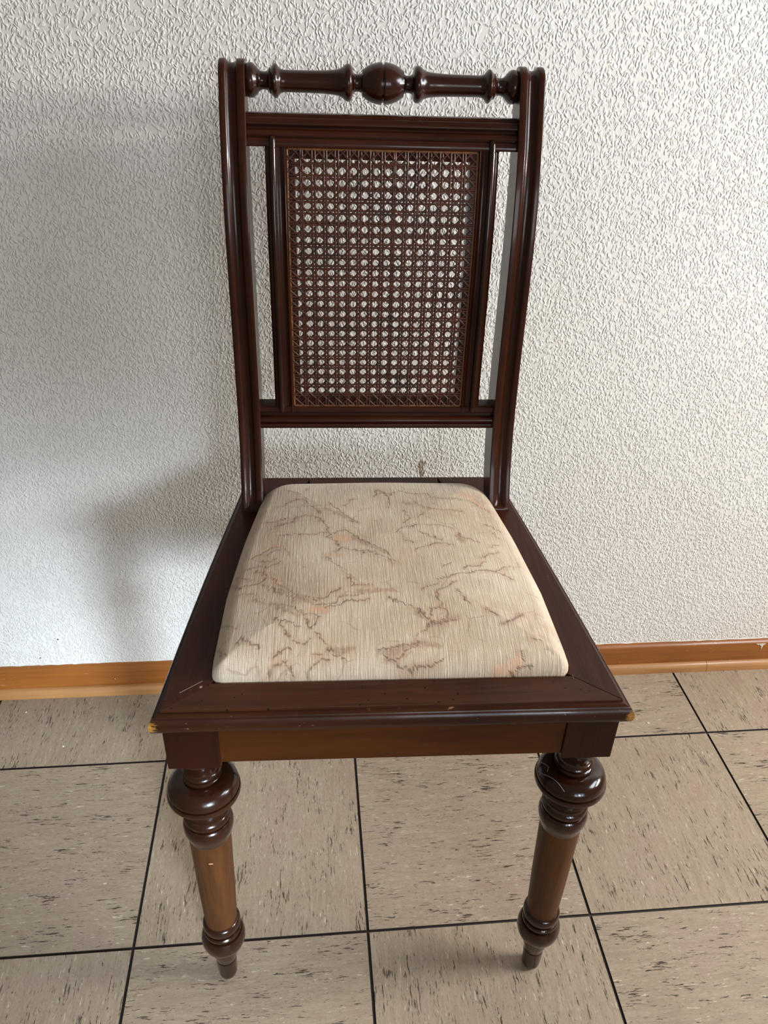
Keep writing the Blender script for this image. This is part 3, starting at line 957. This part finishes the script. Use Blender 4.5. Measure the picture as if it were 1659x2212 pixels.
# ---------------------------------------------------------------- drop-in seat with its drawn figures
VEINS = [(1,0.018,[(-11.45,32.39),(-10.54,31.67),(-9.5,31.01),(-8.83,32.87)]),
(1,0.018,[(-12.11,28.5),(-11.29,29.11),(-10.04,29.94),(-9.03,29.87),(-8.58,28.66),(-7.99,27.47),(-7.13,26.29)]),
(1,0.018,[(-6.31,28.63),(-5.32,27.26),(-4.23,25.7),(-3.3,24.12),(-2.76,23.74)]),
(1,0.018,[(-12.23,25.55),(-11.14,25.81),(-10.15,25.33),(-9.07,26.04),(-7.82,25.59),(-6.84,24.31),(-6.16,22.99),(-6.29,21.78)]),
(1,0.018,[(-14.3,25.46),(-13.04,25.25),(-11.95,25.48)]),
(1,0.03,[(-12.56,24.21),(-11.61,24.23),(-10.54,24.76),(-9.76,25.91)]),
(1,0.018,[(-12.94,23.68),(-12.0,23.94)]),
(1,0.018,[(-11.77,22.14),(-10.29,22.07),(-8.95,21.72),(-7.62,21.67),(-6.42,21.79),(-5.63,20.54),(-4.85,19.11),(-3.83,18.41),(-2.67,18.16),(-1.39,17.91),(-0.15,17.0),(0.93,15.89)]),
(1,0.018,[(-5.62,21.74),(-4.28,22.41),(-3.24,21.18),(-2.47,20.23),(-1.06,19.27),(0.29,17.88),(0.75,16.98)]),
(2,0.055,[(-14.42,18.56),(-13.43,19.21),(-12.55,19.81),(-11.52,20.04)]),
(1,0.018,[(-14.4,18.32),(-13.41,19.02),(-12.54,19.64),(-11.51,19.8)]),
(1,0.018,[(-12.98,18.41),(-12.11,19.01),(-11.08,19.14),(-10.52,18.12)]),
(1,0.024,[(-13.55,17.42),(-12.5,16.95),(-11.76,17.46)]),
(1,0.024,[(-15.35,16.02),(-14.48,16.23),(-13.36,16.6),(-12.55,15.87),(-12.21,16.45),(-11.34,16.71)]),
(1,0.024,[(-16.04,15.17),(-15.21,14.62),(-14.55,14.22)]),
(1,0.03,[(-16.75,15.08),(-15.42,12.92),(-14.57,13.09),(-13.74,13.39),(-13.02,13.64),(-12.69,14.19)]),
(1,0.024,[(-14.04,15.57),(-12.86,14.86),(-11.79,13.6),(-11.12,12.46),(-10.23,11.53),(-9.36,10.74),(-8.27,10.23),(-7.2,9.57)]),
(1,0.018,[(-13.1,13.04),(-12.2,12.26),(-11.18,11.49),(-10.18,10.56),(-9.44,9.7)]),
(1,0.03,[(-7.31,9.06),(-6.37,9.04),(-5.55,9.36),(-4.71,10.13),(-3.76,10.38),(-2.68,10.54)]),
(1,0.024,[(-7.08,9.92),(-6.38,10.08),(-5.9,10.79),(-4.94,11.42)]),
(1,0.03,[(-6.37,8.53),(-5.55,8.85),(-4.49,9.51),(-3.3,9.57),(-2.11,9.63)]),
(1,0.018,[(-15.31,11.79),(-14.33,11.74),(-13.46,11.35)]),
(1,0.018,[(-14.12,10.63),(-13.4,10.66),(-12.27,9.77),(-11.07,9.37),(-9.99,8.84),(-8.92,8.09),(-8.33,7.59)]),
(1,0.03,[(-8.33,7.75),(-7.29,7.73),(-7.06,7.25),(-7.62,6.33),(-7.95,5.73)]),
(1,0.024,[(-11.66,7.46),(-10.94,6.86),(-10.25,6.85),(-9.56,6.52),(-8.86,5.9)]),
(1,0.03,[(-10.94,6.86),(-10.43,5.78),(-9.83,4.75),(-9.37,4.17),(-8.47,3.94),(-7.92,4.42)]),
(1,0.036,[(-8.43,7.12),(-7.96,6.18),(-7.26,5.27),(-6.7,4.39),(-6.25,3.41),(-5.59,2.73),(-4.71,2.28)]),
(1,0.036,[(-14.67,4.11),(-14.67,5.28),(-14.28,4.69),(-13.45,3.98),(-12.64,3.49)]),
(1,0.03,[(-11.28,2.55),(-10.54,3.1),(-9.9,3.63),(-9.66,3.21)]),
(1,0.024,[(-11.69,1.49),(-10.93,1.86),(-10.07,2.18)]),
(1,0.036,[(-8.0,1.4),(-7.56,1.82),(-6.9,2.27),(-6.14,2.12)]),
(1,0.018,[(-7.57,2.71),(-6.69,2.75)]),
(1,0.018,[(-10.17,1.71),(-9.42,1.37)]),
(1,0.024,[(-17.15,8.85),(-16.02,7.13),(-14.91,6.54)]),
(1,0.018,[(-16.77,4.19),(-15.52,2.7)]),
(1,0.049,[(-0.55,29.85),(0.02,32.35),(0.83,31.22),(1.3,29.49),(1.18,27.61)]),
(1,0.018,[(-4.06,27.39),(-3.75,28.91),(-2.87,29.55)]),
(1,0.018,[(-4.17,13.67),(-3.59,12.25),(-3.72,11.87),(-2.75,12.04),(-1.65,12.02)]),
(3,0.109,[(-2.66,10.9),(-1.09,11.06),(0.37,11.21)]),
(2,0.061,[(-1.46,10.97),(0.37,11.21)]),
(1,0.012,[(-6.53,17.17),(-5.52,16.03),(-4.77,14.94),(-4.17,13.67)]),
(1,0.018,[(-5.63,18.24),(-4.34,18.87)]),
(3,0.109,[(-5.91,3.26),(-5.14,2.98),(-3.92,3.22)]),
(2,0.273,[(-4.97,20.75),(-3.91,20.48)]),
(2,0.085,[(-12.61,14.81),(-11.15,13.07)]),
(2,0.097,[(-6.28,17.38),(-4.61,17.42)]),
(2,0.097,[(-8.0,8.4),(-6.25,8.36)]),
(3,0.073,[(-11.29,9.04),(-9.13,7.61)]),
(3,0.073,[(-11.2,11.69),(-7.66,9.23)]),
(3,0.097,[(-3.24,20.95),(-1.72,19.28),(0.28,17.66)]),
(3,0.085,[(-6.44,27.14),(-3.16,24.12)]),
(3,0.061,[(-11.75,24.39),(-10.27,24.97)]),
(1,0.018,[(0.26,31.23),(1.56,30.85),(2.81,31.93),(3.65,31.36),(4.79,30.98),(6.14,31.15),(6.56,29.75),(7.69,29.4),(8.89,29.62),(10.23,29.73)]),
(1,0.018,[(4.43,28.8),(4.77,27.86),(5.68,26.96),(7.08,26.75),(8.53,26.92),(9.96,26.88)]),
(1,0.012,[(2.66,26.43),(3.5,24.79),(2.59,23.78)]),
(1,0.012,[(4.19,24.78),(5.28,25.84)]),
(1,0.012,[(1.21,21.59),(2.51,22.79),(4.33,23.26),(6.39,23.32),(7.46,23.01),(8.37,22.6)]),
(1,0.012,[(4.2,21.91),(5.6,21.07),(6.86,20.4)]),
(1,0.012,[(2.3,20.14),(3.32,19.66)]),
(1,0.03,[(3.46,18.28),(4.58,19.06)]),
(1,0.024,[(8.67,21.76),(8.96,20.94),(9.88,20.69),(10.88,20.12)]),
(3,0.097,[(8.74,21.28),(9.13,20.24)]),
(1,0.012,[(4.86,19.17),(6.23,19.54),(8.06,19.3)]),
(1,0.018,[(12.0,24.34),(13.09,24.07),(14.04,23.02)]),
(1,0.018,[(13.1,22.53),(13.59,21.4)]),
(1,0.018,[(12.26,19.41),(13.2,20.09)]),
(1,0.012,[(6.22,15.17),(7.07,15.85)]),
(1,0.024,[(8.19,14.61),(9.06,15.32),(10.42,15.69),(10.89,16.19)]),
(1,0.036,[(5.41,12.66),(6.77,13.49),(8.09,13.97),(9.28,14.27),(10.51,14.72),(11.67,14.66),(12.72,14.08),(13.53,13.59)]),
(1,0.018,[(11.67,14.66),(12.74,15.5),(13.72,15.8)]),
(1,0.018,[(10.64,17.06),(12.0,17.96),(13.06,18.63)]),
(1,0.018,[(3.53,11.15),(4.59,11.89),(5.76,12.45)]),
(1,0.024,[(4.93,10.56),(5.74,11.29),(6.83,12.06),(7.38,12.48)]),
(1,0.024,[(7.21,11.27),(7.69,10.32),(7.71,9.6),(8.21,8.89)]),
(1,0.018,[(5.03,10.38),(4.93,9.48),(5.37,9.13),(4.93,8.45),(4.07,8.14)]),
(2,0.061,[(4.03,7.16),(4.39,6.68),(5.08,6.59),(5.72,7.05)]),
(1,0.012,[(3.99,7.32),(4.18,8.05),(4.93,8.37),(5.61,8.11),(5.76,7.45),(5.57,6.81),(4.71,6.44),(4.05,6.77)]),
(1,0.024,[(-0.06,9.94),(1.2,9.22),(2.32,8.34),(2.98,7.83),(3.62,7.17),(4.01,6.38),(3.47,5.63),(2.37,4.91),(2.51,3.9)]),
(3,0.134,[(3.73,5.92),(4.7,6.36),(5.93,6.88),(6.52,6.95)]),
(1,0.018,[(3.74,6.0),(5.17,6.35),(6.62,6.79)]),
(3,0.134,[(-1.25,2.89),(-0.14,2.86),(1.0,3.31),(2.39,3.84),(3.5,3.6),(4.4,3.58)]),
(1,0.018,[(-1.24,3.09),(1.02,3.52),(2.4,3.91)]),
(1,0.036,[(-0.95,2.31),(-0.18,2.11),(0.36,1.65),(0.69,1.33)]),
(3,0.182,[(-0.62,2.31),(0.25,1.94)]),
(1,0.043,[(0.58,1.59),(1.57,1.57),(2.57,1.56),(3.58,1.82),(4.82,2.04)]),
(1,0.024,[(0.27,2.29),(1.3,2.83),(2.26,3.63)]),
(3,0.097,[(11.2,6.07),(12.12,6.58),(13.27,7.48)]),
(1,0.024,[(11.2,6.07),(12.14,6.68),(13.27,7.48)]),
(1,0.024,[(10.96,1.35),(11.52,1.53),(12.31,1.49),(13.1,1.51)]),
(2,0.134,[(9.83,1.39),(10.84,1.53),(12.1,1.86)]),
(1,0.012,[(9.63,8.02),(10.92,7.17)]),
(1,0.018,[(13.4,4.16),(14.52,3.97)]),
(1,0.018,[(12.1,2.73),(12.56,1.93)]),
(2,0.085,[(10.45,31.25),(11.4,30.58),(12.25,29.34),(13.04,27.85)]),
(1,0.012,[(11.11,29.63),(12.41,28.53),(13.55,27.44)]),
(4,0.547,[(8.86,12.36),(10.32,12.09)]),
(4,0.304,[(10.98,8.84),(12.71,8.32)]),
(3,0.122,[(2.97,28.5),(3.8,28.18)]),
(3,0.182,[(2.86,7.84),(3.59,6.86)]),
(2,0.073,[(-0.84,11.05),(0.13,11.03)])]


def cushion():
    ring = np.array(outline(0.0))
    # resample the outline evenly
    d = np.r_[0, np.cumsum(np.hypot(*np.diff(np.r_[ring, ring[:1]], axis=0).T))]
    n = 760
    t = np.linspace(0, d[-1], n, endpoint=False)
    rr = np.r_[ring, ring[:1]]
    bx, by = np.interp(t, d, rr[:, 0]), np.interp(t, d, rr[:, 1])
    cx, cy = 0.0, 18.5
    s = np.r_[np.linspace(0, 0.02, 2)[1:], np.linspace(0.03, 0.88, 116), np.linspace(0.885, 1.0, 34)]
    X = cx + (bx[None, :] - cx) * s[:, None]
    Y = cy + (by[None, :] - cy) * s[:, None]
    # distance to the outline
    D = np.full(X.shape, 1e9)
    for i in range(0, len(ring)):
        a, b = ring[i], ring[(i + 1) % len(ring)]
        ab = b - a
        L2 = ab @ ab
        if L2 < 1e-9:
            continue
        u = np.clip(((X - a[0]) * ab[0] + (Y - a[1]) * ab[1]) / L2, 0, 1)
        D = np.minimum(D, np.hypot(X - a[0] - u * ab[0], Y - a[1] - u * ab[1]))
    e = np.clip(D / 1.7, 0, 1)
    Zz = 48.5 + 1.75 * np.sqrt(np.clip(1 - (1 - e) ** 2, 0, 1)) + 1.35 * (1 - (1 - np.clip(D / 12.0, 0, 1)) ** 2)
    # bulge of the sides over the frame
    out = 0.10 * np.exp(-((e - 0.15) / 0.2) ** 2)
    X = X + (X - cx) / 17 * out
    Zz += 0.05 * np.sin(X * 0.55 + 1.3) * np.sin(Y * 0.42) * np.clip(D / 3, 0, 1)
    col = np.zeros((4,) + X.shape, np.float32)
    rg = np.random.RandomState(5)
    X0, Y0 = X.copy(), Y.copy()
    for wl, am in ((1.6, 0.10), (0.8, 0.075), (0.42, 0.05)):
        for q in range(5):
            th, ph, p2 = rg.uniform(0, math.pi), rg.uniform(0, 6.28), rg.uniform(0, 6.28)
            w = 2 * math.pi / (wl * rg.uniform(0.8, 1.25)) * (X0 * math.cos(th) + Y0 * math.sin(th))
            X = X + am * 0.5 * np.sin(w + ph)
            Y = Y + am * 0.5 * np.sin(w + p2)
    PXY = (X, Y)
    X, Y = X0, Y0
    for kind, w, pts in VEINS:
        p = np.array(pts)
        best = np.full(X.shape, 1e9)
        for a, b in zip(p[:-1], p[1:]):
            ab = b - a
            u = np.clip(((PXY[0] - a[0]) * ab[0] + (PXY[1] - a[1]) * ab[1]) / max(ab @ ab, 1e-9), 0, 1)
            best = np.minimum(best, np.hypot(PXY[0] - a[0] - u * ab[0], PXY[1] - a[1] - u * ab[1]))
        ww = max(w, 0.018) * (1.0 if kind == 1 else 1.6)
        soft = 0.075 if kind == 1 else 0.14 + 0.3 * ww
        val = np.clip(1 - (best - ww) / soft, 0, 1) * (0.35 if kind == 4 else 1.0)
        ch = {1: 0, 2: 1, 3: 2, 4: 2}[kind]
        if kind != 4:
            col[3] = np.maximum(col[3], np.clip(1 - (best - ww) / 0.75, 0, 1))
        col[ch] = np.maximum(col[ch], val * (0.85 if kind == 1 else 0.8))
    m = s.size
    verts = np.stack([X, Y, Zz], -1).reshape(-1, 3) * 0.01
    low = np.stack([bx, by, np.full(n, 46.9)], -1) * 0.01
    verts = np.r_[verts, low, [[cx * 0.01, cy * 0.01, float(Zz[0].mean()) * 0.01]]]
    cols = np.r_[np.moveaxis(col, 0, -1).reshape(-1, 4), np.tile([0, 0, 0, 0], (n + 1, 1))]
    faces = []
    for i in range(m):
        a, b = i * n, (i + 1) * n
        faces += [(a + j, a + (j + 1) % n, b + (j + 1) % n, b + j) for j in range(n)][::1]
    c0 = (m + 1) * n
    faces += [(c0, (j + 1) % n, j) for j in range(n)]
    faces.append(tuple(m * n + j for j in range(n)))
    me = bpy.data.meshes.new('seat_cushion')
    me.from_pydata(verts.tolist(), [], faces)
    me.materials.append(M_FABRIC)
    ca = me.color_attributes.new('print', 'FLOAT_COLOR', 'POINT')
    ca.data.foreach_set('color', cols.astype(np.float32).ravel())
    bm = bmesh.new()
    bm.from_mesh(me)
    bmesh.ops.recalc_face_normals(bm, faces=bm.faces)
    bm.to_mesh(me)
    bm.free()
    me.polygons.foreach_set('use_smooth', [True] * len(me.polygons))
    o = bpy.data.objects.new('seat_cushion', me)
    COL.objects.link(o)
    o.parent = chair
    o['label'] = 'cream woven drop-in seat cushion with brown vein pattern'
    return o


cushion()

# ---------------------------------------------------------------- cobweb caught on the right front leg
THREADS = [[(15.566, 0.926, 36.81), (15.738, 0.571, 37.081), (15.928, 0.246, 37.249), (16.089, -0.049, 37.314), (16.139, -0.236, 37.325), (15.995, -0.474, 37.267), (15.917, -0.644, 37.196)],
           [(15.228, 0.069, 36.434), (15.442, -0.464, 36.787), (15.661, -0.852, 36.969), (15.992, -1.167, 37.129), (16.277, -1.517, 37.196), (16.496, -1.768, 37.216), (16.705, -2.085, 37.181), (16.948, -2.499, 37.058), (17.17, -2.85, 36.861)]]
mb = MB()
for th, r in zip(THREADS, (0.030, 0.022)):
    rows = []
    for p in th:
        rows.append([(p[0] + r * math.cos(a), p[1] + r * 0.6 * math.sin(a), p[2] + r * math.sin(a)) for a in (0.3, 1.9, 3.4, 4.9)])
    mb.rows(rows)
web = mb.build('cobweb', plain('cobweb_dust', S(150, 148, 146), 0.9), smooth=60)
web.matrix_world = Matrix.Translation(chair.location) @ Matrix.Rotation(chair.rotation_euler.z, 4, 'Z')
web['label'] = 'two grey cobweb threads across the bulb of the right front leg'
web['category'] = 'cobweb'

# ---------------------------------------------------------------- crumbs on the floor
def crumb(x, y, r, label, seed):
    rc = random.Random(seed)
    bm = bmesh.new()
    bmesh.ops.create_icosphere(bm, subdivisions=2, radius=r)
    for v in bm.verts:
        k = 1 + rc.uniform(-0.22, 0.22)
        v.co = Vector((v.co.x * k * 1.25, v.co.y * k, max(v.co.z * k * 0.6, -r * 0.38)))
    lo = min(v.co.z for v in bm.verts)
    me = bpy.data.meshes.new('plaster_crumb')
    bm.to_mesh(me)
    bm.free()
    me.materials.append(M_CRUMB)
    o = bpy.data.objects.new('plaster_crumb', me)
    COL.objects.link(o)
    o.location = (x, y, -lo)
    o.rotation_euler = (0, 0, seed)
    o['label'] = label
    o['category'] = 'crumb'
    o['group'] = 'plaster crumbs on the floor tiles'


CRUMBS = [(-0.2496, 0.4193, 0.0012, 'tiny white crumb by the skirting left of the chair', 1),
          (-0.1694, 0.3399, 0.0016, 'flat bluish white crumb on the tile left of the chair', 2),
          (0.8070, 0.3269, 0.0016, 'larger white crumb right of the worn seat corner', 3),
          (0.7900, 0.3364, 0.0009, 'smallest white crumb right of the worn seat corner', 4)]
for c in CRUMBS:
    crumb(*c)
